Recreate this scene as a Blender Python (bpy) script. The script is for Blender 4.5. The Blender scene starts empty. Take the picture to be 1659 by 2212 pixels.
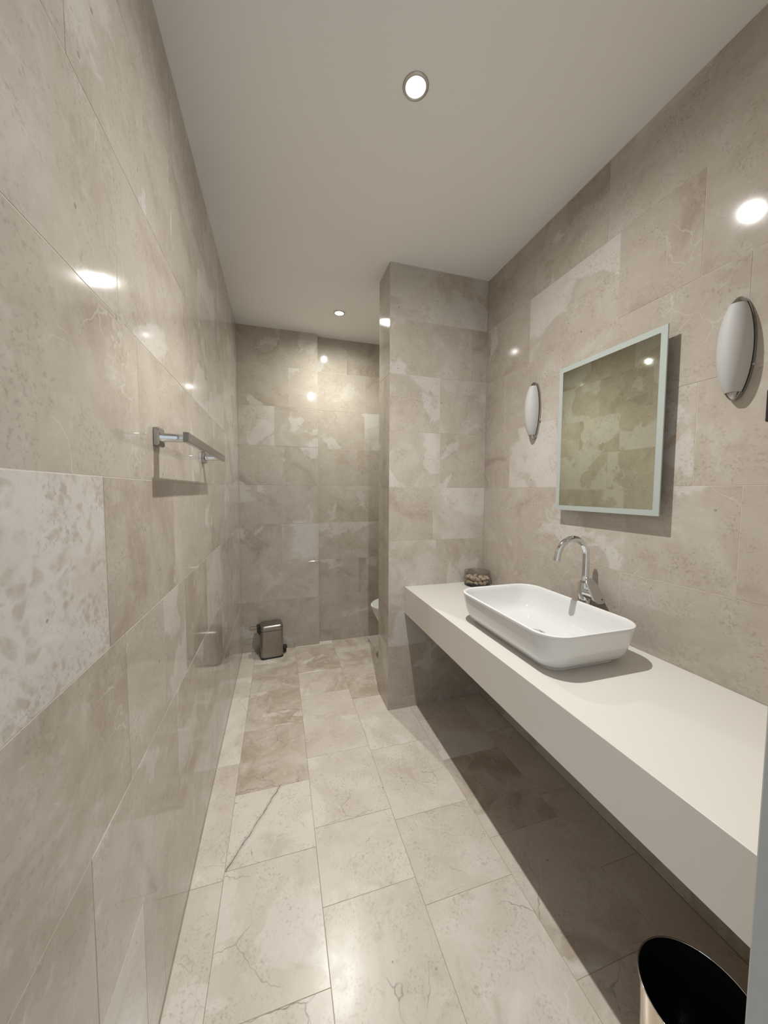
import bpy, bmesh, math, random
from mathutils import Vector, Matrix, Euler

# ------------------------------------------------------------------ camera
SC = bpy.context.scene
COL = SC.collection
W_IMG, H_IMG, F_PX = 1659.0, 2212.0, 757.9
YAW, PITCH, ROLL = 0.29082, -0.05963, 0.00458
CAM = Vector((0.2935, 0.0, 1.288))
fw = Vector((math.sin(YAW)*math.cos(PITCH), math.cos(YAW)*math.cos(PITCH), math.sin(PITCH)))
rt = Vector((math.cos(YAW), -math.sin(YAW), 0.0))
up = rt.cross(fw)
r2 = rt*math.cos(ROLL) + up*math.sin(ROLL)
u2 = -rt*math.sin(ROLL) + up*math.cos(ROLL)
cd = bpy.data.cameras.new('camera')
cam = bpy.data.objects.new('camera', cd)
COL.objects.link(cam)
cd.sensor_fit = 'HORIZONTAL'; cd.sensor_width = 36.0; cd.lens = 36.0*F_PX/W_IMG
cd.clip_start = 0.01; cd.clip_end = 50
M = Matrix((r2, u2, -fw)).transposed().to_4x4(); M.translation = CAM
cam.matrix_world = M
SC.camera = cam

# ------------------------------------------------------------------ world (daylight reaching in through the open doorway)
wd = bpy.data.worlds.new('world'); SC.world = wd; wd.use_nodes = True
bg = wd.node_tree.nodes['Background']
bg.inputs['Color'].default_value = (0.86, 0.93, 1.0, 1)
bg.inputs['Strength'].default_value = 0.8

# downlights: (power W, opening angle) of the reflector's beam and of its wide spill, and the glow of the visible lens
LAMP_MAIN, LAMP_MAIN_GLOW = ((72.0, 112.0), (50.0, 176.0)), 8.0
LAMP_BACK, LAMP_BACK_GLOW = ((24.0, 120.0), (34.0, 176.0)), 8.0
LAMP_MAIN_COL = (1.0, 0.99, 0.965)
LAMP_BACK_COL = (0.985, 1.0, 0.92)

vs = SC.view_settings
vs.view_transform = 'Standard'; vs.look = 'None'; vs.gamma = 1.0
vs.use_curve_mapping = False
vs.exposure = -0.02
SC.display_settings.display_device = 'sRGB'

# ------------------------------------------------------------------ room dimensions (metres)
XR, ZC = 1.5074, 2.538
YF, YW0 = 0.25, 0.12            # front wall: inner face, outer face
YB, YB2, XJ = 2.917, 2.967, 0.604   # back wall, recessed part, where it steps
XP, YP, YP2 = 0.8906, 1.8988, 2.1086   # pillar
XCF, ZCT, ZCB = 0.9895, 0.7323, 0.5782  # counter
XJAMB = 0.2935 + 2.166*YF

# ------------------------------------------------------------------ helpers
def link(o): COL.objects.link(o); return o
def tag(o, label, cat, group=None, kind=None):
    o['label'] = label; o['category'] = cat
    if group: o['group'] = group
    if kind: o['kind'] = kind
    return o
def empty(name, loc=(0,0,0), rz=0.0):
    o = bpy.data.objects.new(name, None); link(o)
    o.location = loc; o.rotation_euler = (0,0,rz); o.empty_display_size = 0.05
    return o
def mobj(name, bm, mat, parent=None, loc=(0,0,0), smooth=False, angle=None):
    me = bpy.data.meshes.new(name); bm.normal_update(); bm.to_mesh(me); bm.free()
    if mat: me.materials.append(mat)
    o = bpy.data.objects.new(name, me); link(o); o.location = loc
    if parent: o.parent = parent
    if smooth:
        for p in me.polygons: p.use_smooth = True
        if angle is not None: me.set_sharp_from_angle(angle=math.radians(angle))
    return o
def box(bm, lo, hi, bev=0.0, seg=1):
    x0,y0,z0 = lo; x1,y1,z1 = hi
    r = bmesh.ops.create_cube(bm, size=1.0)
    vv = r['verts']
    for v in vv:
        v.co = Vector(((x0+x1)/2 + v.co.x*(x1-x0), (y0+y1)/2 + v.co.y*(y1-y0), (z0+z1)/2 + v.co.z*(z1-z0)))
    if bev > 0:
        es = list({e for v in vv for e in v.link_edges})
        bmesh.ops.bevel(bm, geom=es, offset=bev, offset_type='OFFSET', segments=seg, profile=0.5, affect='EDGES', clamp_overlap=True)
    return bm
def loft(bm, rings, cap0=True, cap1=True, closed=True):
    """rings: list of equal-length point lists"""
    R = [[bm.verts.new(p) for p in ring] for ring in rings]
    n = len(R[0])
    for a, b in zip(R[:-1], R[1:]):
        for i in range(n if closed else n-1):
            j = (i+1) % n
            bm.faces.new((a[i], a[j], b[j], b[i]))
    if cap0: bm.faces.new(list(reversed(R[0])))
    if cap1: bm.faces.new(R[-1])
    bmesh.ops.recalc_face_normals(bm, faces=bm.faces[:])
    return bm
def lathe(bm, prof, n=32, c=(0,0,0), cap0=True, cap1=True):
    rings = [[(c[0]+r*math.cos(2*math.pi*i/n), c[1]+r*math.sin(2*math.pi*i/n), c[2]+z) for i in range(n)] for r, z in prof]
    return loft(bm, rings, cap0, cap1)
def tube(bm, pts, rad, n=12, cap=True):
    pts = [Vector(p) for p in pts]
    if not hasattr(rad, '__len__'): rad = [rad]*len(pts)
    rings = []
    t0 = (pts[1]-pts[0]).normalized()
    nrm = t0.orthogonal().normalized()
    for i, p in enumerate(pts):
        if i == 0: t = t0
        elif i == len(pts)-1: t = (pts[i]-pts[i-1]).normalized()
        else: t = ((pts[i+1]-p).normalized() + (p-pts[i-1]).normalized()).normalized()
        nrm = (nrm - t*nrm.dot(t)).normalized(); b = t.cross(nrm)
        rings.append([p + (nrm*math.cos(2*math.pi*k/n) + b*math.sin(2*math.pi*k/n))*rad[i] for k in range(n)])
    return loft(bm, rings, cap, cap)
def rrect(hx, hy, r, z, cx=0, cy=0, seg=8):
    r = min(r, hx*0.999, hy*0.999); pts = []
    for (sx, sy, a0) in ((1,1,0), (-1,1,90), (-1,-1,180), (1,-1,270)):
        for k in range(seg+1):
            a = math.radians(a0 + 90*k/seg)
            pts.append((cx + sx*(hx-r) + r*math.cos(a), cy + sy*(hy-r) + r*math.sin(a), z))
    return pts

# ------------------------------------------------------------------ materials
def mat_new(name):
    m = bpy.data.materials.new(name); m.use_nodes = True
    return m, m.node_tree, m.node_tree.nodes['Principled BSDF']
def simple(name, col, rough=0.4, metal=0.0, noise=0.0, nscale=20.0, bump=0.0, **kw):
    m, nt, b = mat_new(name)
    b.inputs['Base Color'].default_value = (*col, 1)
    b.inputs['Roughness'].default_value = rough
    b.inputs['Metallic'].default_value = metal
    for k, v in kw.items(): b.inputs[k.replace('_', ' ')].default_value = v
    N = nt.nodes; Lk = nt.links
    tc = N.new('ShaderNodeTexCoord'); nz = N.new('ShaderNodeTexNoise')
    nz.inputs['Scale'].default_value = nscale; nz.inputs['Detail'].default_value = 5
    Lk.new(tc.outputs['Object'], nz.inputs['Vector'])
    if noise > 0:
        mx = N.new('ShaderNodeMix'); mx.data_type = 'RGBA'
        mx.inputs[6].default_value = (*[c*(1-noise) for c in col], 1)
        mx.inputs[7].default_value = (*[min(1, c*(1+noise)) for c in col], 1)
        Lk.new(nz.outputs['Fac'], mx.inputs[0]); Lk.new(mx.outputs[2], b.inputs['Base Color'])
    if bump > 0:
        bp = N.new('ShaderNodeBump'); bp.inputs['Strength'].default_value = bump; bp.inputs['Distance'].default_value = 0.002
        Lk.new(nz.outputs['Fac'], bp.inputs['Height']); Lk.new(bp.outputs['Normal'], b.inputs['Normal'])
    return m

def marble(name, dark, mid, pale, patch, speck, rough, dark_vein=0.0, line=None):
    """Beige limestone / marble. Each tile's object colour steers it:
       R tone (0 tan .. 1 pale), G pale cloudy patches, B round fossil spots, A vein strength."""
    m, nt, b = mat_new(name); N = nt.nodes; Lk = nt.links
    def nd(t, **kw):
        n = N.new('ShaderNode'+t)
        for k, v in kw.items(): setattr(n, k, v)
        return n
    def mth(op, a, c=None, clamp=False):
        n = nd('Math', operation=op); n.use_clamp = clamp
        for i, v in enumerate((a, c)):
            if v is None: continue
            if isinstance(v, (int, float)): n.inputs[i].default_value = v
            else: Lk.new(v, n.inputs[i])
        return n.outputs[0]
    def ramp(f, lo, hi):
        n = nd('MapRange'); n.clamp = True; n.interpolation_type = 'SMOOTHSTEP'
        Lk.new(f, n.inputs[0]); n.inputs[1].default_value = lo; n.inputs[2].default_value = hi
        return n.outputs[0]
    def mix(f, a, c):
        n = nd('Mix', data_type='RGBA')
        if isinstance(f, (int, float)): n.inputs[0].default_value = f
        else: Lk.new(f, n.inputs[0])
        for i, v in ((6, a), (7, c)):
            if isinstance(v, tuple): n.inputs[i].default_value = (*v, 1)
            else: Lk.new(v, n.inputs[i])
        return n.outputs[2]
    def noise(vec, scale, detail=6, dist=0.0, rough_=0.55):
        n = nd('TexNoise'); Lk.new(vec, n.inputs['Vector'])
        n.inputs['Scale'].default_value = scale; n.inputs['Detail'].default_value = detail
        n.inputs['Distortion'].default_value = dist; n.inputs['Roughness'].default_value = rough_
        return n
    tc = nd('TexCoord'); oi = nd('ObjectInfo'); sep = nd('SeparateColor'); Lk.new(oi.outputs['Color'], sep.inputs[0])
    tone, pat, spk, ven = sep.outputs[0], sep.outputs[1], sep.outputs[2], oi.outputs['Alpha']
    rv = nd('VectorRotate', rotation_type='EULER_XYZ'); Lk.new(tc.outputs['Object'], rv.inputs['Vector'])
    ev = nd('VectorMath', operation='SCALE'); ev.inputs[0].default_value = (6.1, 17.3, 29.7); Lk.new(oi.outputs['Random'], ev.inputs['Scale'])
    Lk.new(ev.outputs[0], rv.inputs['Rotation'])
    of = nd('VectorMath', operation='SCALE'); of.inputs[0].default_value = (37.0, 53.0, 71.0); Lk.new(oi.outputs['Random'], of.inputs['Scale'])
    ad = nd('VectorMath', operation='ADD'); Lk.new(rv.outputs[0], ad.inputs[0]); Lk.new(of.outputs[0], ad.inputs[1])
    P = ad.outputs[0]
    # warped coordinates for veins
    wn = noise(P, 5.0, 4)
    wv = nd('VectorMath', operation='MULTIPLY_ADD'); Lk.new(wn.outputs['Color'], wv.inputs[0]); wv.inputs[1].default_value = (0.16,)*3; Lk.new(P, wv.inputs[2])
    WP = wv.outputs[0]
    cloud = noise(P, 4.5, 8, 0.9, 0.6).outputs['Fac']
    t = mth('ADD', mth('MULTIPLY', mth('SUBTRACT', cloud, 0.5), 1.5), tone, clamp=True)
    c1 = mix(ramp(t, 0.0, 0.5), dark, mid)
    c2 = mix(ramp(t, 0.5, 1.0), c1, pale)
    # hard-edged pale clouds
    pn = noise(WP, 2.6, 9, 0.5, 0.55).outputs['Fac']
    pm = mth('GREATER_THAN', mth('ADD', pn, mth('MULTIPLY', pat, 0.32)), 0.66)
    pr = ramp(mth('ADD', pn, mth('MULTIPLY', pat, 0.32)), 0.640, 0.680)
    c3 = mix(mth('MULTIPLY', pr, 0.62), c2, patch)
    # rounded fossil spots
    vo = nd('TexVoronoi', feature='F1'); Lk.new(WP, vo.inputs['Vector']); vo.inputs['Scale'].default_value = 40.0; vo.inputs['Detail'].default_value = 1.5; vo.normalize = True
    sn = noise(P, 9.0, 3).outputs['Fac']
    sm = mth('MULTIPLY', mth('SUBTRACT', 1.0, ramp(vo.outputs['Distance'], 0.16, 0.34)), ramp(sn, 0.46, 0.6))
    c4 = mix(mth('MULTIPLY', sm, mth('MULTIPLY', spk, 0.62)), c3, speck)
    # brown streaks, drawn out along one direction of the slab
    st = nd('VectorMath', operation='MULTIPLY'); Lk.new(WP, st.inputs[0]); st.inputs[1].default_value = (3.2, 11.0, 7.0)
    sk = noise(st.outputs[0], 1.0, 7, 0.4, 0.6).outputs['Fac']
    c4 = mix(mth('MULTIPLY', ramp(sk, 0.54, 0.72), 0.38), c4, dark)
    # fine grain
    fn = noise(P, 120.0, 5, 0.4, 0.65).outputs['Fac']
    gz = ramp(noise(P, 11.0, 4).outputs['Fac'], 0.40, 0.62)
    c5 = mix(mth('MULTIPLY', mth('MULTIPLY', mth('SUBTRACT', 1.0, ramp(fn, 0.34, 0.50)), 0.40), gz), c4, tuple(v*0.62 for v in dark))
    c5b = mix(mth('MULTIPLY', ramp(noise(P, 34.0, 6).outputs['Fac'], 0.54, 0.70), 0.28), c5, pale)
    # small dark pits
    vp = nd('TexVoronoi', feature='F1'); Lk.new(P, vp.inputs['Vector']); vp.inputs['Scale'].default_value = 17.0
    pit = mth('MULTIPLY', mth('LESS_THAN', vp.outputs['Distance'], 0.07), ramp(noise(P, 14.0, 2).outputs['Fac'], 0.5, 0.6))
    c6 = mix(mth('MULTIPLY', pit, 0.55), c5b, tuple(v*0.4 for v in dark))
    # light veins
    vw = nd('TexVoronoi', feature='DISTANCE_TO_EDGE'); Lk.new(WP, vw.inputs['Vector']); vw.inputs['Scale'].default_value = 6.5
    vm = mth('MULTIPLY', mth('SUBTRACT', 1.0, ramp(vw.outputs['Distance'], 0.002, 0.013)), ramp(noise(P, 5.0, 3).outputs['Fac'], 0.5, 0.62))
    c7 = mix(mth('MULTIPLY', vm, 0.30), c6, tuple(min(1, v*1.12) for v in patch))
    # dark hairline veins
    if dark_vein > 0:
        vd = nd('TexVoronoi', feature='DISTANCE_TO_EDGE'); Lk.new(WP, vd.inputs['Vector']); vd.inputs['Scale'].default_value = 3.4
        dm = mth('MULTIPLY', mth('SUBTRACT', 1.0, ramp(vd.outputs['Distance'], 0.001, 0.0075)), ramp(noise(P, 4.0, 5).outputs['Fac'], 0.47, 0.6))
        dm2 = mth('MULTIPLY', mth('MULTIPLY', dm, ven), dark_vein)
        c7 = mix(dm2, c7, tuple(v*0.42 for v in dark))
    if line:      # one long crack-like vein across this slab, given in the tile's own coordinates
        (ax, ay), (bx, by), wd_ = line
        ln = math.hypot(bx-ax, by-ay); nx, ny = -(by-ay)/ln, (bx-ax)/ln
        wob = nd('VectorMath', operation='MULTIPLY_ADD'); Lk.new(noise(P, 13.0, 5).outputs['Color'], wob.inputs[0]); wob.inputs[1].default_value = (.034, .034, 0); Lk.new(tc.outputs['Object'], wob.inputs[2])
        dp = nd('VectorMath', operation='DOT_PRODUCT'); Lk.new(wob.outputs[0], dp.inputs[0]); dp.inputs[1].default_value = (nx, ny, 0)
        dist = mth('ABSOLUTE', mth('SUBTRACT', dp.outputs['Value'], nx*(ax+.017)+ny*(ay+.017)))
        core = mth('SUBTRACT', 1.0, ramp(dist, wd_*.3, wd_))
        halo = mth('MULTIPLY', mth('SUBTRACT', 1.0, ramp(dist, 0.0, wd_*7)), 0.28)
        c7 = mix(mth('ADD', mth('MULTIPLY', mth('MULTIPLY', core, 0.85), ramp(noise(P, 30.0, 3).outputs['Fac'], 0.25, 0.55)), halo, clamp=True), c7, (0.17, 0.145, 0.13))
    Lk.new(c7, b.inputs['Base Color'])
    rr = nd('MapRange'); Lk.new(noise(P, 18.0, 4).outputs['Fac'], rr.inputs[0])
    rr.inputs[3].default_value = rough*0.75; rr.inputs[4].default_value = rough*1.3
    Lk.new(rr.outputs[0], b.inputs['Roughness'])
    bp = nd('Bump'); bp.inputs['Strength'].default_value = 0.12; bp.inputs['Distance'].default_value = 0.0012
    Lk.new(noise(P, 6.0, 3).outputs['Fac'], bp.inputs['Height']); Lk.new(bp.outputs['Normal'], b.inputs['Normal'])
    b.inputs['IOR'].default_value = 1.5
    return m

MARBLE = marble('beige_marble_polished', (0.335, 0.280, 0.224), (0.455, 0.402, 0.340), (0.552, 0.508, 0.455), (0.605, 0.575, 0.545), (0.365, 0.305, 0.243), 0.072)
FLOORM = marble('cream_marble_floor', (0.420, 0.348, 0.276), (0.610, 0.542, 0.465), (0.700, 0.643, 0.570), (0.735, 0.690, 0.630), (0.510, 0.435, 0.350), 0.24, dark_vein=0.75)
FLOORV = marble('cream_marble_long_vein', (0.420, 0.348, 0.276), (0.610, 0.542, 0.465), (0.700, 0.643, 0.570), (0.735, 0.690, 0.630), (0.510, 0.435, 0.350), 0.24, dark_vein=0.75, line=((-.147,-.150),(.035,.160),.0022))
GROUT = simple('pale_grout', (0.55, 0.49, 0.42), 0.9, noise=0.2, nscale=30)
GROUTF = simple('floor_grout', (0.36, 0.29, 0.22), 0.9, noise=0.35, nscale=14)
PAINT = simple('ceiling_paint', (0.86, 0.85, 0.835), 0.9, noise=0.01, nscale=60, bump=0.05)
PLASTER = simple('plaster', (0.66, 0.62, 0.56), 0.85, noise=0.02)
JAMB = simple('grey_jamb_paint', (0.40, 0.405, 0.395), 0.5, noise=0.03, nscale=40, bump=0.1)
COUNTER = simple('ivory_solid_surface', (0.64, 0.615, 0.568), 0.30, noise=0.008, nscale=8)
SHADE_BOARD = simple('bounce_cutting_underside', (0.16, 0.115, 0.08), 0.8, noise=0.2)  # unseen underside, made dark brown to cut bounce and deepen the shade below
CERAMIC = simple('white_ceramic', (0.68, 0.68, 0.675), 0.07, noise=0.004)
CHROME = simple('chrome', (0.72, 0.73, 0.74), 0.06, 1.0, noise=0.02)
CHROME_B = simple('chrome_dark_reflection', (0.27, 0.265, 0.25), 0.10, 1.0, noise=0.03)  # chrome with the dark room's reflection put into its base colour
CHROME_D = simple('dark_chrome', (0.40, 0.39, 0.37), 0.10, 1.0, noise=0.03)
SATIN = simple('satin_chrome', (0.55, 0.54, 0.52), 0.38, 1.0, noise=0.06, nscale=60)
STEEL = simple('brushed_steel_worn', (0.33, 0.30, 0.27), 0.33, 1.0, noise=0.2, nscale=22, bump=0.05)
OPAL = simple('opal_glass', (0.47, 0.465, 0.45), 0.62, noise=0.01)
BLACKP = simple('black_plastic', (0.012, 0.012, 0.013), 0.35, noise=0.1)
BLACKG = simple('black_gloss', (0.012, 0.012, 0.013), 0.2, noise=0.1)
COPPER = simple('polished_bin_steel', (0.80, 0.70, 0.60), 0.10, 1.0, noise=0.03)
MIRROR = simple('mirror_silver', (0.80, 0.82, 0.72), 0.01, 1.0, noise=0.004)
FROST = simple('frosted_glass_border', (0.40, 0.435, 0.405), 0.45, noise=0.02, nscale=80)
MIRBACK = simple('mirror_back', (0.10, 0.09, 0.08), 0.7, noise=0.1)
STONE = simple('pebble_tan', (0.44, 0.35, 0.255), 0.45, noise=0.4, nscale=60)
STONED = simple('pebble_dark', (0.13, 0.11, 0.10), 0.4, noise=0.3, nscale=60)
LIDSEAT = simple('toilet_seat_plastic', (0.84, 0.84, 0.83), 0.2, noise=0.005)
def thin_glass(name, tint, base_refl=0.05):
    m = bpy.data.materials.new(name); m.use_nodes = True; nt = m.node_tree; N = nt.nodes; Lk = nt.links
    N.remove(N['Principled BSDF'])
    tr = N.new('ShaderNodeBsdfTransparent'); tr.inputs[0].default_value = (*tint, 1)
    gl = N.new('ShaderNodeBsdfGlossy'); gl.inputs['Roughness'].default_value = 0.03; gl.inputs[0].default_value = (.95, .95, .95, 1)
    lw = N.new('ShaderNodeLayerWeight'); lw.inputs['Blend'].default_value = 0.5
    pw = N.new('ShaderNodeMath'); pw.operation = 'POWER'; Lk.new(lw.outputs['Facing'], pw.inputs[0]); pw.inputs[1].default_value = 4.0
    fr = N.new('ShaderNodeMath'); fr.operation = 'MULTIPLY_ADD'; Lk.new(pw.outputs[0], fr.inputs[0]); fr.inputs[1].default_value = 0.6; fr.inputs[2].default_value = 0.04
    mx = N.new('ShaderNodeMixShader'); Lk.new(fr.outputs[0], mx.inputs[0]); Lk.new(tr.outputs[0], mx.inputs[1]); Lk.new(gl.outputs[0], mx.inputs[2])
    Lk.new(mx.outputs[0], N['Material Output'].inputs[0]); return m
GLASS = thin_glass('clear_glass', (0.88, 0.87, 0.85))
GLASSB = thin_glass('thick_glass_foot', (0.30, 0.28, 0.26))
def emit(name, col, st):
    m = bpy.data.materials.new(name); m.use_nodes = True; nt = m.node_tree
    nt.nodes.remove(nt.nodes['Principled BSDF'])
    e = nt.nodes.new('ShaderNodeEmission'); e.inputs[0].default_value = (*col, 1); e.inputs[1].default_value = st
    nt.links.new(e.outputs[0], nt.nodes['Material Output'].inputs[0]); return m
LAMP1 = emit('lamp_lens_warm', LAMP_MAIN_COL, LAMP_MAIN_GLOW)
LAMP2 = emit('lamp_lens_white', LAMP_BACK_COL, LAMP_BACK_GLOW)

# ------------------------------------------------------------------ tiles
rng = random.Random(11)
GAP, DEPTH, BEV, INSET = 0.0013, 0.012, 0.0006, 0.0007
def structure(name, bm, mat, label, cat):
    o = mobj(name, bm, mat); tag(o, label, cat, kind='structure'); return o
def tile(parent, origin, U, V, Nn, u0, u1, v0, v1, mat, spec=None):
    """one tile with its face on the plane origin + u U + v V, thickness behind the face (-Nn)"""
    if u1-u0 < 0.004 or v1-v0 < 0.004: return
    bm = bmesh.new()
    hu, hv = (u1-u0-GAP)/2, (v1-v0-GAP)/2
    box(bm, (-hu, -hv, -DEPTH), (hu, hv, 0), BEV)
    o = mobj('tile', bm, mat, parent)
    R = Matrix((U, V, Nn)).transposed().to_4x4()
    c = origin + U*((u0+u1)/2) + V*((v0+v1)/2) + Nn*rng.uniform(-0.00035, 0.0002)
    R.translation = c
    o.matrix_local = R @ Euler((rng.uniform(-.0009, .0009), rng.uniform(-.0009, .0009), 0)).to_matrix().to_4x4()
    if spec is None:
        tn = rng.choice((0.34, 0.45, 0.52, 0.58, 0.62, 0.70)) + rng.uniform(-.05, .05)
        spec = (tn, rng.choice((0, .1, .25, .45, .6)), rng.choice((0.0, .1, .3, .7)), rng.random())
    o.color = spec
    return o
X, Y, Z = Vector((1,0,0)), Vector((0,1,0)), Vector((0,0,1))
def courses(parent, origin, U, V, Nn, ulo, uhi, zs, joints, mat, specs={}):
    for r in range(len(zs)-1):
        us = [ulo] + sorted(j for j in joints[r] if ulo+0.01 < j < uhi-0.01) + [uhi]
        for k in range(len(us)-1):
            tile(parent, origin, U, V, Nn, us[k], us[k+1], zs[r], zs[r+1], mat, specs.get((r, k)))

# ---- floor
bm = bmesh.new(); box(bm, (-0.10, -0.55, -0.10), (1.63, 3.08, -INSET))
floor = structure('floor', bm, GROUTF, 'cream marble tiled bathroom floor with thin worn joints', 'floor')
cols = [0.001, 0.101, 0.407, 0.714, 1.030, 1.341, XR-0.001]
fj = [[-0.5, .10, .62, 1.19, 1.71, 2.27, 2.52, 2.77, YB],
      [-0.5, .05, .47, .839, 1.217, 1.527, 1.935, 2.306, 2.68, YB],
      [-0.5, .12, .58, 1.021, 1.288, 1.654, 2.083, 2.186, 2.472, 2.905, YB2],
      [-0.5, .20, .55, .937, 1.234, 1.618, 2.067, 2.346, 2.71, YB2],
      [-0.5, .26, .668, 1.066, 1.460, 1.763, 2.16, 2.55, YB2],
      [-0.5, .22, .50, .870, 1.168, 1.571, 1.90, 2.40, YB2]]
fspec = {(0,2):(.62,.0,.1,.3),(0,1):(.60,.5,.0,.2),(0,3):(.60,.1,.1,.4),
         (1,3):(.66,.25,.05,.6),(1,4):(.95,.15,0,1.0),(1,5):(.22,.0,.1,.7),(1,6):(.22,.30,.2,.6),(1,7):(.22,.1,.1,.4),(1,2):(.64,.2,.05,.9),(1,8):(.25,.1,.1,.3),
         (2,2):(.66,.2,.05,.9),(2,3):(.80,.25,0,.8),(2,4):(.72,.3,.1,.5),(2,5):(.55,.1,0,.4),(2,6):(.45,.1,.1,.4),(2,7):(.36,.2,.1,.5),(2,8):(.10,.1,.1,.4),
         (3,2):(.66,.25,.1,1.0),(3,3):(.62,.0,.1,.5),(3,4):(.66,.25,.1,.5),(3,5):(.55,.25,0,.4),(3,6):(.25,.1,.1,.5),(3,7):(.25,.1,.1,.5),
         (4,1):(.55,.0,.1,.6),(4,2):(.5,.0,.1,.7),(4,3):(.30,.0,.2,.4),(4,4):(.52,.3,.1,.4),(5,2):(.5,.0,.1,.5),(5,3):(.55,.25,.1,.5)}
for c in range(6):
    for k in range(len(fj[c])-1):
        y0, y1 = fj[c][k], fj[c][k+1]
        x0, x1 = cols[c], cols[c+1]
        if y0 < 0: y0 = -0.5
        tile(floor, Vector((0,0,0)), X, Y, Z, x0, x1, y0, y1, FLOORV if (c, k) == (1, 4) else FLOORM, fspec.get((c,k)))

# ---- ceiling
bm = bmesh.new(); box(bm, (-0.12, YW0, ZC), (1.63, 3.10, ZC+0.1))
structure('ceiling', bm, PAINT, 'plain off-white painted ceiling with two recessed downlights', 'ceiling')

# ---- left wall
ZS = [0.0, .085, .392, .700, 1.006, 1.311, 1.619, 1.931, 2.246, ZC]
bm = bmesh.new(); box(bm, (-0.12, YW0, 0.0), (-INSET, YB+0.15, ZC))
wl = structure('wall_left', bm, GROUT, 'long left wall of polished beige marble tiles behind the towel rail', 'wall')
jl = [[.42,.95,1.45,1.95,2.45],[.35,.83,1.30,1.74,2.2,2.62],[.636,1.12,1.5,1.97,2.4],[.40,.793,1.03,1.25,1.60,2.03,2.45],
      [.729,1.15,1.727,2.14,2.55],[.42,.91,1.39,1.83,2.3],[.45,.82,1.32,1.72,2.2,2.6],[.669,1.0,1.21,1.57,1.95,2.4],[.62,1.235,1.70,2.1,2.5]]
ls = {(4,0):(.74,.42,.95,.2),(4,1):(.40,.08,.55,.2),(4,2):(.62,.25,.1,.2),(4,3):(.45,.2,.1,.2),(4,4):(.56,.3,.1,.3),
      (5,0):(.5,0,.2,.2),(5,1):(.50,.02,.2,.2),(5,2):(.46,.22,.2,.3),(5,3):(.45,.28,.1,.3),(5,4):(.55,.25,.1,.3),
      (3,1):(.34,.05,.5,.2),(3,0):(.36,.05,.5,.2),(3,2):(.62,.25,.15,.2),(3,3):(.52,.42,.2,.2),(3,4):(.32,.10,.1,.3),(3,5):(.50,.4,.1,.3),
      (6,0):(.6,.1,.1,.1),(6,1):(.60,.15,.1,.1),(6,2):(.54,.12,.1,.2),(6,3):(.42,.3,.1,.2),(6,4):(.6,.4,.1,.2),
      (7,0):(.58,.1,.1,.1),(7,1):(.62,.12,.1,.1),(7,2):(.58,.2,.1,.2),(7,3):(.44,.1,.1,.2),(7,4):(.66,.3,.1,.2),
      (8,0):(.5,.1,.1,.1),(8,1):(.42,.1,.2,.2),(8,2):(.45,.1,.1,.2),(8,3):(.6,.4,.1,.2),
      (2,0):(.44,.02,.25,.2),(2,1):(.66,.28,.0,.2),(2,2):(.56,.45,.1,.2),(2,3):(.48,.2,.1,.2),(2,4):(.6,.35,.1,.2),
      (1,0):(.5,.1,.1,.1),(1,1):(.64,.38,.0,.1),(1,2):(.50,.2,.0,.2),(1,3):(.46,.2,.1,.2),(0,1):(.5,.1,0,.2)}
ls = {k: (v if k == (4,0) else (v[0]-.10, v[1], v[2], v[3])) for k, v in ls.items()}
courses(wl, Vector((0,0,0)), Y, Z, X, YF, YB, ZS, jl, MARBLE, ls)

# ---- right wall (runs behind the pillar to the toilet alcove)
bm = bmesh.new(); box(bm, (XR+INSET, YW0, 0.0), (XR+0.12, YB2+0.1, ZC))
wr = structure('wall_right', bm, GROUT, 'right wall of beige marble tiles behind mirror and washbasin', 'wall')
jr = [[.7,1.3],[.55,1.0,1.5],[.40,.85,1.35,1.7],[.42,.985,1.60],[.40,.64,.973,1.587],[.40,.762,1.100,1.658],[.65,1.31,1.716],[.38,.77,1.04,1.522],[.62,1.095,1.437]]
rs = {(8,1):(.62,.25,.1,.2),(8,2):(.40,.0,.2,.3),(8,3):(.46,.2,.1,.3),(8,0):(.55,.1,.1,.2),
      (7,1):(.40,.08,.2,.3),(7,2):(.38,.16,.2,.3),(7,3):(.62,.62,.05,.3),(7,4):(.46,.2,.1,.3),(7,0):(.42,.1,.1,.2),
      (6,0):(.52,.05,.15,.2),(6,1):(.54,.06,.35,.2),(6,2):(.56,.15,.2,.2),(6,3):(.44,.05,.1,.2),
      (5,0):(.5,.15,.5,.2),(5,1):(.56,.06,.25,.2),(5,2):(.54,.1,.2,.2),(5,3):(.58,.35,.1,.2),(5,4):(.42,.0,.1,.2),
      (4,1):(.54,.05,.2,.2),(4,2):(.56,.05,.2,.2),(4,3):(.54,.1,.15,.2),(4,4):(.46,.0,.1,.2),(4,0):(.5,.25,.1,.2),
      (3,1):(.48,.05,.25,.2),(3,2):(.50,.08,.2,.2),(3,3):(.48,.12,.1,.2),(3,0):(.48,.05,.2,.2)}
zr = [0.0, .085, .392, .700, .993, 1.308, 1.620, 1.930, 2.242, ZC]
courses(wr, Vector((XR,0,0)), Y, Z, -X, YF, YP, zr, jr, MARBLE, rs)
courses(wr, Vector((XR,0,0)), Y, Z, -X, YP2, YB2, ZS, [[2.5],[2.6],[2.4],[2.7],[2.45],[2.6],[2.4],[2.65],[2.5]], MARBLE)

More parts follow.
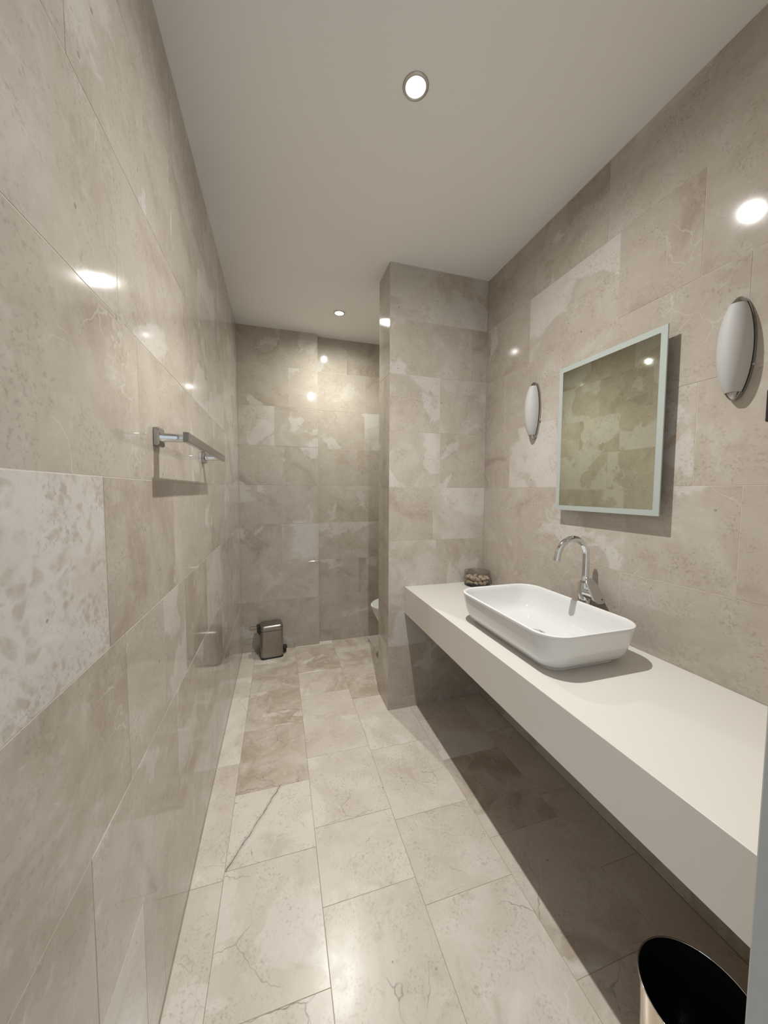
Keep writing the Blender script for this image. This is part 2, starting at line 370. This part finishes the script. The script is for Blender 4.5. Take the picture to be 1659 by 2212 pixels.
# ---- back wall (two planes: the right half is set back)
zb = [0.0, .098, .403, .708, 1.022, 1.331, 1.638, 1.947, 2.252, ZC]
bm = bmesh.new(); box(bm, (-INSET, YB+INSET, 0.0), (XJ-0.0005, YB+0.16, ZC))
wb = structure('wall_back', bm, GROUT, 'far end wall of beige marble tiles behind the pedal bin', 'wall')
jb = [[.416],[.441],[.142],[.313],[.127],[.328],[.267],[.378],[.313]]
bs = {(0,0):(.5,.3,.1,.2),(0,1):(.5,.3,.1,.2),(1,0):(.45,.2,.2,.2),(1,1):(.46,.1,.1,.2),(2,0):(.62,.3,.1,.2),(2,1):(.60,.35,.2,.2),
      (3,0):(.42,.15,.4,.2),(3,1):(.60,.35,.1,.2),(4,0):(.52,.3,.2,.2),(4,1):(.46,.25,.2,.2),(5,0):(.42,.25,.1,.2),(5,1):(.50,.4,.1,.2),
      (6,0):(.58,.55,.7,.2),(6,1):(.52,.25,.2,.2),(7,0):(.50,.1,.1,.2),(7,1):(.50,.2,.3,.2),(8,0):(.42,.25,.2,.2),(8,1):(.56,.25,.4,.2)}
courses(wb, Vector((0,YB,0)), X, Z, -Y, 0.0, XJ, zb, jb, MARBLE, bs)
zb2 = [0.0, .098, .401, .707, 1.021, 1.331, 1.637, 1.949, 2.261, ZC]
bm = bmesh.new(); box(bm, (XJ, YB2+INSET, 0.0), (XR+0.11, YB2+0.11, ZC))
wb2 = structure('wall_recess', bm, GROUT, 'set-back end wall of marble tiles beside the toilet', 'wall')
jb2 = [[.80,1.2],[1.10],[.95],[1.17],[1.25],[.94],[1.004],[1.009],[.85,1.2],[1.091]]
courses(wb2, Vector((0,YB2,0)), X, Z, -Y, XJ, XR, zb2, jb2, MARBLE,
        {(2,0):(.42,.1,.1,.2),(3,0):(.52,.42,.4,.2),(4,0):(.44,.08,.2,.2),(5,0):(.52,.1,.4,.2),(6,0):(.52,.35,.2,.2),(7,0):(.56,.25,.1,.2),(8,0):(.56,.4,.1,.2),(8,1):(.30,0,.1,.2),(1,0):(.54,.3,.1,.2),(1,1):(.46,.1,.1,.2)})
# little return between the two planes
tile(wb2, Vector((XJ,0,0)), Y, Z, X, YB+0.0005, YB2, 0.001, 1.331, MARBLE, (.45,.1,.1,.2))
tile(wb2, Vector((XJ,0,0)), Y, Z, X, YB+0.0005, YB2, 1.331, ZC-0.001, MARBLE, (.45,.1,.1,.2))

# ---- pillar / partition between basin and toilet
bm = bmesh.new(); box(bm, (XP+INSET, YP+INSET, 0.0), (XR-0.0005, YP2-INSET, ZC))
wp = structure('wall_pillar', bm, GROUT, 'marble clad partition between the counter and the toilet', 'wall')
zp = [0.0, .066, .383, .691, 1.000, 1.310, 1.627, 1.943, 2.244, ZC]
jp = [[1.057,1.30],[1.161],[1.20],[1.185],[1.165],[1.203],[1.20],[1.397],[]]
ps = {(8,0):(.74,.55,.05,.2),(7,0):(.58,.22,.15,.2),(7,1):(.46,.0,.2,.2),(6,0):(.62,.32,.1,.2),(6,1):(.62,.1,.2,.2),
      (5,0):(.62,.35,.1,.2),(5,1):(.52,.12,.2,.2),(4,0):(.46,.12,.2,.2),(4,1):(.74,.30,.1,.2),(3,0):(.70,.35,.15,.2),(3,1):(.52,.12,.1,.2),
      (2,0):(.70,.40,.1,.2),(2,1):(.60,.3,.1,.2),(1,0):(.56,.15,.2,.2),(1,1):(.52,.3,.1,.2),(0,0):(.5,.1,.1,.2)}
courses(wp, Vector((0,YP,0)), X, Z, -Y, XP, XR, zp, jp, MARBLE, ps)
courses(wp, Vector((XP,0,0)), Y, Z, -X, YP, YP2, [0.0,.066,.383,.691,1.31,1.943,ZC], [[]]*6, MARBLE,
        {(k,0):(t,.06,.1,.2) for k, t in enumerate((.42,.40,.36,.40,.38,.46))})
courses(wp, Vector((0,YP2,0)), X, Z, Y, XP, XR, zp, [[1.2],[1.1],[1.3],[1.15],[1.25],[1.1],[1.3],[1.2],[1.1]], MARBLE)

# ---- front wall with the doorway the photographer stands in
bm = bmesh.new(); box(bm, (XJAMB+0.03, YW0, 0.0), (XR+INSET, YF, ZC))
structure('wall_front', bm, PLASTER, 'plain wall closing the counter end beside the doorway', 'wall')
bm = bmesh.new(); box(bm, (-INSET, YW0, 2.10), (XJAMB+0.03, YF, ZC))
structure('wall_overdoor', bm, PLASTER, 'plain wall above the doorway', 'wall')
dj = empty('door_1', (XJAMB, YW0, 0)); tag(dj, 'pale grey painted door frame at the right edge of the picture', 'door frame', kind='structure')
bm = bmesh.new(); box(bm, (0, -0.004, 0.001), (0.0295, YF-YW0, 2.069), 0.002); mobj('jamb', bm, JAMB, dj)
bm = bmesh.new(); box(bm, (-XJAMB+0.001, -0.004, 0.001), (-XJAMB+0.02, YF-YW0, 2.069), 0.002); mobj('jamb', bm, JAMB, dj)
bm = bmesh.new(); box(bm, (-XJAMB+0.001, -0.004, 2.07), (0.0295, YF-YW0, 2.099), 0.002); mobj('head', bm, JAMB, dj)

# ------------------------------------------------------------------ counter
ct = empty('counter', (XCF, 0, ZCB)); tag(ct, 'long ivory wall-hung vanity counter under the mirror', 'counter')
YC0 = YF+0.001
# mitred top and apron: an L-section with a barely eased edge
cw, chh, ce = XR-XCF-0.001, ZCT-ZCB, 0.0015
sec = [(0,0),(0,chh-ce),(ce*.3,chh-ce*.3),(ce,chh),(cw,chh),(cw,chh-.02),(.02,chh-.02),(.02,0)]
bm = bmesh.new(); loft(bm, [[(x, y, z) for x, z in sec] for y in (YC0, YP-0.001)]); mobj('slab', bm, COUNTER, ct)
bm = bmesh.new(); box(bm, (0.0205, YC0, 0.004), (XR-XCF-0.001, YP-0.001, 0.02)); mobj('bottom_panel', bm, SHADE_BOARD, ct)

# ------------------------------------------------------------------ washbasin
bx0, bx1, by0, by1 = 1.034, 1.418, 0.803, 1.366
bs_ = empty('washbasin', ((bx0+bx1)/2, (by0+by1)/2, ZCT+0.0005)); tag(bs_, 'white rounded rectangular vessel basin on the ivory counter', 'basin')
hx, hy, R0, HB = (bx1-bx0)/2, (by1-by0)/2, 0.085, 0.130
prof = [(.055,0),(.055,.010),(.047,.0105),(.042,.014),(.030,.024),(.021,.040),(.014,.062),(.008,.090),(.003,.114),(.0005,.124),(.0015,.1285),(.0055,.1305),(.0105,.1295),(.0135,.1255),
        (.0165,.110),(.023,.080),(.034,.050),(.048,.034),(.068,.026),(.100,.0225),(.150,.0195)]
bm = bmesh.new()
loft(bm, [rrect(hx-d, hy-d, max(R0-d*0.75, .02), z, seg=12) for d, z in prof])
mobj('bowl', bm, CERAMIC, bs_, smooth=True, angle=50)
bm = bmesh.new(); lathe(bm, [(.030,.0197),(.031,.0215),(.029,.0235),(.020,.0240),(.0195,.0215)], 28); mobj('drain', bm, CHROME, bs_, smooth=True, angle=40)
bm = bmesh.new(); lathe(bm, [(.016,.0215),(.016,.0245),(.014,.026),(.004,.0265)], 24); mobj('drain_plug', bm, CHROME, bs_, smooth=True, angle=40)

# ------------------------------------------------------------------ mixer tap
fx, fy = 1.4565, 1.090
fc = empty('mixer_tap', (fx, fy, ZCT)); tag(fc, 'chrome swan-neck mixer tap standing behind the basin', 'tap')
bm = bmesh.new(); lathe(bm, [(.0265,.0005),(.0265,.006),(.0235,.008),(.0235,.195),(.0222,.198),(.012,.199)], 40); mobj('body', bm, CHROME, fc, smooth=True, angle=35)
pts = [(0,0,.199+.105*k/8) for k in range(9)]
Rs = 0.069; zc0 = .199+.105
for k in range(1, 29):
    a = math.radians(170*k/28); pts.append((-Rs+Rs*math.cos(a), 0, zc0+Rs*math.sin(a)))
d = Vector(pts[-1])-Vector(pts[-2]); d.normalize(); e = Vector(pts[-1])
bm = bmesh.new(); tube(bm, pts + [tuple(e+d*.012)], .0126, 20); sp = mobj('spout', bm, CHROME, fc, smooth=True, angle=60)
bm = bmesh.new(); tube(bm, [tuple(e+d*.0125), tuple(e+d*.026)], .0130, 20); mobj('aerator', bm, CHROME, sp, smooth=True, angle=40)
bm = bmesh.new(); lathe(bm, [(.0175,.1985),(.0175,.2015),(.0136,.2035)], 28); mobj('collar', bm, CHROME_D, sp, smooth=True, angle=40)
# side valve: a short horizontal barrel cut off at a slant, closed by the flat paddle lever
n = 28; zc1 = .160; rb = .0240
bm = bmesh.new(); rings = []
for base in (True, False):
    ring = []
    for k in range(n):
        a = 2*math.pi*k/n; dx, dz = rb*math.cos(a), rb*math.sin(a)
        yy = -.010 if base else -.050+dz*0.70
        ring.append((dx, yy, zc1+dz))
    rings.append(ring)
loft(bm, rings); mobj('valve_barrel', bm, CHROME, fc, smooth=True, angle=40)
# paddle: rounded plate lying in the slanted plane
bm = bmesh.new(); tl = math.atan(0.70)
def paddle_ring(z, g): 
    pts = []
    for (x, y, _) in rrect(.0275-g, .052-g, .024, 0, seg=6):
        pts.append((x*(1.0 if y < 0.02 else 0.88), y+.014, z))
    return pts
loft(bm, [paddle_ring(0, .001), paddle_ring(.001, 0), paddle_ring(.006, 0), paddle_ring(.0072, .0012)])
lv = mobj('lever', bm, SATIN, fc, smooth=True, angle=35)
# local y runs up the slant, local z out of it
uy = Vector((0, math.sin(tl), math.cos(tl))); uz = Vector((0, -math.cos(tl), math.sin(tl))); ux = uy.cross(uz)
Mx = Matrix((ux, uy, uz)).transposed().to_4x4(); Mx.translation = Vector((0, -.050, zc1)) + uz*.0002
lv.matrix_local = Mx
bm = bmesh.new(); lathe(bm, [(.003,.0073),(.003,.0078),(.0005,.0079)], 12); tp = mobj('temperature_dot', bm, BLACKP, lv, loc=(.012,-.022,0))

# ------------------------------------------------------------------ mirror
MO = 0.040
my0, my1, mz0, mz1 = 0.829, 1.273, 1.210, 1.817
mr = empty('wall_mirror', (XR, (my0+my1)/2, (mz0+mz1)/2)); tag(mr, 'frameless rectangular mirror with frosted border standing off the marble wall', 'mirror')
hw, hh, bd = (my1-my0)/2, (mz1-mz0)/2, 0.021
bm = bmesh.new(); box(bm, (-MO+.0005, -hw, -hh), (-MO+.0055, hw, hh), .0006); mobj('glass_plate', bm, FROST, mr)
bm = bmesh.new(); box(bm, (-MO, -hw+bd, -hh+bd), (-MO+.0008, hw-bd, hh-bd)); mobj('reflective_panel', bm, MIRROR, mr)
bm = bmesh.new(); box(bm, (-MO+.006, -hw+.03, -hh+.06), (-.0008, hw-.03, hh-.06)); mobj('backing_box', bm, MIRBACK, mr)

# ------------------------------------------------------------------ wall lamps (switched off)
def sconce(y, z, label):
    t = empty('wall_lamp', (XR, y, z)); tag(t, label, 'wall lamp', 'pair of opal wall lamps beside the mirror')
    H = .118; n = 20
    def half(zz, g=0.0):
        s = max(0.0, 1-(zz/.1415)**2)**0.62
        return .0370*s-g, .046*s-g
    def ring(zz, g=0.0, x0=-.012, ex=0.0):
        w, dpt = half(zz, g)
        return [(x0 - ex - dpt*math.cos(math.pi*k/n-math.pi/2), w*math.sin(math.pi*k/n-math.pi/2), zz) for k in range(n+1)]
    bm = bmesh.new(); loft(bm, [ring(-H+2*H*k/28, 0, -.0125) for k in range(29)]); mobj('glass_shade', bm, OPAL, t, smooth=True, angle=50)
    for s in (1, -1):
        bm = bmesh.new(); loft(bm, [ring(s*(H+.0008+.0185*k/6), -.001*(1-k/6.0), -.0095) for k in range(7)]); mobj('end_cap', bm, CHROME_D, t, smooth=True, angle=50)
    bm = bmesh.new()
    a = [(-.0118, half(zz)[0]+.0012, zz) for zz in [-H-.012+(2*H+.024)*k/24 for k in range(25)]]
    out = [(q[1], q[2]) for q in a] + [(-q[1], q[2]) for q in reversed(a)]
    loft(bm, [[(x, p, q) for p, q in out] for x in (-.0005, -.0095)])
    bp = mobj('back_plate', bm, CHROME_D, t)
    bm = bmesh.new(); tube(bm, [(-.006,-.0345,-.05),(-.006,-.0395,-.05)], .004, 10); mobj('clamp_screw', bm, CHROME, bp, smooth=True, angle=40)
    return t
sconce(0.667, 1.679, 'white opal almond wall lamp with chrome ends right of the mirror')
sconce(1.465, 1.683, 'white opal almond wall lamp with chrome ends left of the mirror')

# ------------------------------------------------------------------ black plate at the picture's right edge
sw = empty('switch_plate', (XR, .558, 1.512)); tag(sw, 'black wall switch plate at the right edge below the wall lamp', 'switch')
bm = bmesh.new(); box(bm, (-.009, -.041, -.041), (-.0005, .041, .041), .002); mobj('frame', bm, BLACKP, sw)
bm = bmesh.new(); box(bm, (-.0115, -.026, -.026), (-.0092, .026, .026), .001); mobj('rocker', bm, BLACKP, sw)

# ------------------------------------------------------------------ towel rail
tr = empty('towel_rail', (0, 1.30, 1.42)); tag(tr, 'chrome square towel rail on the left marble wall', 'towel rail')
for yy in (-.282, .278):
    bm = bmesh.new(); loft(bm, [[(x, q[0]+yy, q[1]) for q in rrect(.0235-g, .0235-g, .007, 0, seg=4)] for x, g in ((.0008,0),(.010,0),(.0125,.0015))])
    fl = mobj('wall_flange', bm, CHROME_D, tr, smooth=True, angle=30)
    bm = bmesh.new(); loft(bm, [[(x, q[0]+yy, q[1]) for q in rrect(r*2.0, r, r*.999, 0, seg=5)] for x, r in ((.0127,.0115),(.018,.0112),(.022,.0098),(.066,.0098))])
    mobj('post', bm, CHROME, fl, smooth=True, angle=40)
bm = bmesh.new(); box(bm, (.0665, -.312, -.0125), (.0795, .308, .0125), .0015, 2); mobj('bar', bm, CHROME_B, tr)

# ------------------------------------------------------------------ downlights
def downlight(x, y, mat, label, beams, col):
    t = empty('ceiling_downlight', (x, y, ZC)); tag(t, label, 'downlight', 'recessed ceiling downlights')
    bm = bmesh.new(); lathe(bm, [(.0300,-.0005),(.0300,-.0022),(.0330,-.0055),(.0395,-.0035),(.0410,-.0005)], 40, cap0=False, cap1=False); mobj('trim_ring', bm, SATIN, t, smooth=True)
    bm = bmesh.new(); lathe(bm, [(.0285,-.0006),(.0285,-.0020),(.0280,-.0024)], 40); mobj('lamp_lens', bm, mat, t)
    for nm, (power, angle) in zip(('lamp_beam', 'lamp_spill'), beams):
        ld = bpy.data.lights.new(nm, 'SPOT'); ld.energy = power; ld.color = col
        ld.spot_size = math.radians(angle); ld.spot_blend = 1.0; ld.shadow_soft_size = 0.013
        lo = bpy.data.objects.new(nm, ld); link(lo); lo.parent = t; lo.location = (0, 0, -.016)
    return t
downlight(0.715, 1.087, LAMP1, 'bright round ceiling downlight in the foreground above the basin area', LAMP_MAIN, LAMP_MAIN_COL)
downlight(0.717, 2.535, LAMP2, 'small round ceiling downlight at the far end near the pillar', LAMP_BACK, LAMP_BACK_COL)

# ------------------------------------------------------------------ pedal bin
pb = empty('pedal_bin', (.222, 2.822, 0.0), math.radians(7)); tag(pb, 'small worn steel pedal bin standing in the far corner', 'bin')
bw, bdp = .082, .068
bm = bmesh.new(); loft(bm, [rrect(bw+g, bdp+g, .024, z, seg=6) for z, g in ((.0005,.001),(.003,.0025),(.014,.0025),(.0155,.0012))]); mobj('base', bm, BLACKP, pb, smooth=True, angle=40)
bm = bmesh.new(); loft(bm, [rrect(bw, bdp, .023, z, seg=6) for z in (.016,.21,.2155)]); mobj('body', bm, STEEL, pb, smooth=True, angle=40)
bm = bmesh.new(); loft(bm, [rrect(bw+.001, bdp+.001, .023, z, seg=6) for z in (.216,.2195)]); mobj('seal_ring', bm, BLACKP, pb, smooth=True, angle=40)
bm = bmesh.new(); loft(bm, [rrect(bw+.002-g, bdp+.002-g, .024, z, seg=6) for z, g in ((.220,.0005),(.221,0),(.246,0),(.253,.003),(.258,.010),(.2605,.026),(.2615,.045))]); mobj('lid', bm, STEEL, pb, smooth=True, angle=50)
bm = bmesh.new()
loft(bm, [[(-bw-.0025, y, z) for y, z in ((-.032,.252),(.032,.252),(.032,.215),(.020,.176),(-.020,.176),(-.032,.215))],
          [(-bw-.023, y, z) for y, z in ((-.030,.249),(.030,.249),(.030,.222),(.019,.205),(-.019,.205),(-.030,.222))]])
hg = mobj('hinge_block', bm, BLACKP, pb)
wire = [(-bw-.0165,.022,.236)] + [(-bw-.0165-.045*k/4,.022,.237+.003*k/4) for k in range(1,5)]
for k in range(1, 9):
    a = math.radians(90-180*k/8); wire.append((-bw-.0615-.016*math.cos(a), .022*math.sin(a), .240))
wire += [(-bw-.0165-.045*k/4,-.022,.237+.003*k/4) for k in range(3,-1,-1)]
# the loop hangs almost upright seen from the front: tilt it about the x axis
wire = [(x, y*0.35, z-.004+y*0.42) for x, y, z in wire]
bm = bmesh.new(); tube(bm, wire, .0016, 8); mobj('carry_handle', bm, BLACKP, pb, smooth=True)
bm = bmesh.new(); box(bm, (bw+.0035, -.024, .044), (bw+.036, .024, .060), .003, 2); pd = mobj('pedal', bm, BLACKP, pb)
bm = bmesh.new(); box(bm, (bw+.0035, -.016, .012), (bw+.030, .016, .036), .002); mobj('pedal_arm', bm, BLACKP, pb)

# ------------------------------------------------------------------ waste bin under the counter
wb_ = empty('waste_basket', (1.083, .430, 0.0)); tag(wb_, 'round waste basket, black inside and polished metal outside, under the counter', 'bin')
ro, rb2, hb = .1015, .086, .280
bm = bmesh.new(); lathe(bm, [(rb2-.004,.0005),(rb2,.002),(rb2,.006),(ro,hb-.001)], 64, cap1=False); mobj('outer_shell', bm, COPPER, wb_, smooth=True, angle=50)
bm = bmesh.new(); lathe(bm, [(.010,.010),(rb2-.012,.010),(rb2-.006,.013),(rb2-.0035,.020),(ro-.0025,hb-.0015)], 64, cap1=False); mobj('inner_liner', bm, BLACKG, wb_, smooth=True, angle=50)
bm = bmesh.new(); rr_ = []
for k in range(64):
    a = 2*math.pi*k/64; rr_.append((math.cos(a), math.sin(a)))
rings = [[((ro-.001)*c+q*.0016*c, (ro-.001)*s_+q*.0016*s_, hb+h) for c, s_ in rr_] for q, h in ((-1,0),(-.7,.0012),(0,.0017),(.7,.0012),(1,0),(0,-.0008),(-1,0))]
loft(bm, rings, False, False); mobj('rim', bm, CHROME, wb_, smooth=True)

# ------------------------------------------------------------------ toilet (only its tip shows past the partition)
to = empty('toilet', (XR, 2.555, 0.0)); tag(to, 'white wall-hung toilet with raised lid, half hidden behind the partition', 'toilet')
def dshape(L, w, z, x1=-.0015, n=28, cx=None):
    """D outline: straight at the wall, elliptical toward -x"""
    pts = []; sl = L*0.42
    pts.append((x1, w, z)); pts.append((x1-sl*.5, w, z))
    for k in range(n+1):
        a = math.radians(90+180*k/n); pts.append((x1-sl+(L-sl)*math.cos(a), w*math.sin(a), z))
    pts.append((x1-sl*.5, -w, z)); pts.append((x1, -w, z))
    return pts
bm = bmesh.new()
outer = [(.20,.10,.09),(.30,.125,.11),(.42,.150,.19),(.49,.168,.28),(.530,.178,.36),(.542,.181,.395),(.540,.180,.400)]
rings = [dshape(L, w, z) for L, w, z in outer] + [dshape(L, w, z, x1=-.0015-q) for L, w, z, q in ((.50-.10,.145,.400,.10),(.495-.10,.140,.390,.10),(.46-.12,.115,.30,.12),(.38-.14,.07,.22,.14))]
loft(bm, rings); mobj('bowl', bm, CERAMIC, to, smooth=True, angle=40)
bm = bmesh.new()
rings = [dshape(L, w, z, x1=-.06-q) for L, w, z, q in ((.486,.181,.4015,0),(.488,.183,.412,0),(.478,.175,.422,0),(.37,.125,.422,.06),(.362,.118,.412,.06),(.362,.118,.4015,.06),(.486,.181,.4015,0))]
loft(bm, rings, False, False); mobj('seat', bm, LIDSEAT, to, smooth=True, angle=40)
bm = bmesh.new()
lid = [(y, z) for (x, y, _), z in [((q), .425-(q[0]+.0015)*0.80) for q in dshape(.46,.178,0)]]
loft(bm, [[(x, y, z) for y, z in lid] for x in (-.030, -.012)]); mobj('lid', bm, LIDSEAT, to, smooth=True, angle=40)

# ------------------------------------------------------------------ glass bowl of pebbles
gx, gy, gr = 1.421, 1.821, .0755
gb = empty('glass_bowl', (gx, gy, ZCT+.0005)); tag(gb, 'low round glass bowl of pebbles in the counter corner', 'bowl')
bm = bmesh.new(); lathe(bm, [(gr,.010),(gr,.083),(gr-.0012,.0845),(gr-.0025,.083),(gr-.0025,.010)], 48, cap0=False, cap1=False); mobj('wall', bm, GLASS, gb, smooth=True, angle=50)
bm = bmesh.new(); lathe(bm, [(gr-.004,.0002),(gr-.0005,.003),(gr-.0002,.0095),(gr-.002,.0098)], 48); mobj('foot', bm, GLASSB, gb, smooth=True, angle=50)
prng = random.Random(5)
NPB, RP = 36, .0136
P_ = [Vector((prng.uniform(-.045,.045), prng.uniform(-.045,.045), .03+.004*i)) for i in range(NPB)]
for it in range(1100):
    for p in P_: p.z -= .0006
    for a in range(NPB):
        for b_ in range(a+1, NPB):
            dv = P_[b_]-P_[a]; l = dv.length
            if 1e-6 < l < 2*RP:
                s = dv*((2*RP-l)/l*.5); P_[a] -= s; P_[b_] += s
    for p in P_:
        p.z = max(p.z, .0102+RP*.85)
        rad = math.hypot(p.x, p.y); lim = gr-.0045-RP*1.02
        if rad > lim: p.x *= lim/rad; p.y *= lim/rad
meshes = []
for k in range(6):
    bm = bmesh.new(); bmesh.ops.create_icosphere(bm, subdivisions=2, radius=1.0)
    ph = prng.uniform(0, 6)
    for v in bm.verts:
        c = v.co; f = 1+.10*math.sin(2.3*c.x+ph)+.08*math.sin(3.1*c.y+2*ph); v.co = Vector((c.x*RP*1.22*f, c.y*RP*.92*f, c.z*RP*.66*f))
    for dark in (0, 1):
        me = bpy.data.meshes.new('pebble'); bm.to_mesh(me); me.materials.append(STONED if dark else STONE)
        for pg in me.polygons: pg.use_smooth = True
        meshes.append(me)
    bm.free()
for i, p in enumerate(P_):
    dark = i in (4, 17, 23)
    o = bpy.data.objects.new('pebble', meshes[2*(i % 6)+(1 if dark else 0)]); link(o)
    o.location = (gx+p.x, gy+p.y, ZCT+.0005+p.z)
    o.rotation_euler = (prng.uniform(-.5,.5), prng.uniform(-.5,.5), prng.uniform(0,6.28))
    tag(o, 'dark grey pebble among tan ones in the glass bowl' if dark else 'smooth tan pebble lying in the glass bowl', 'pebble', 'pebbles in the glass bowl')
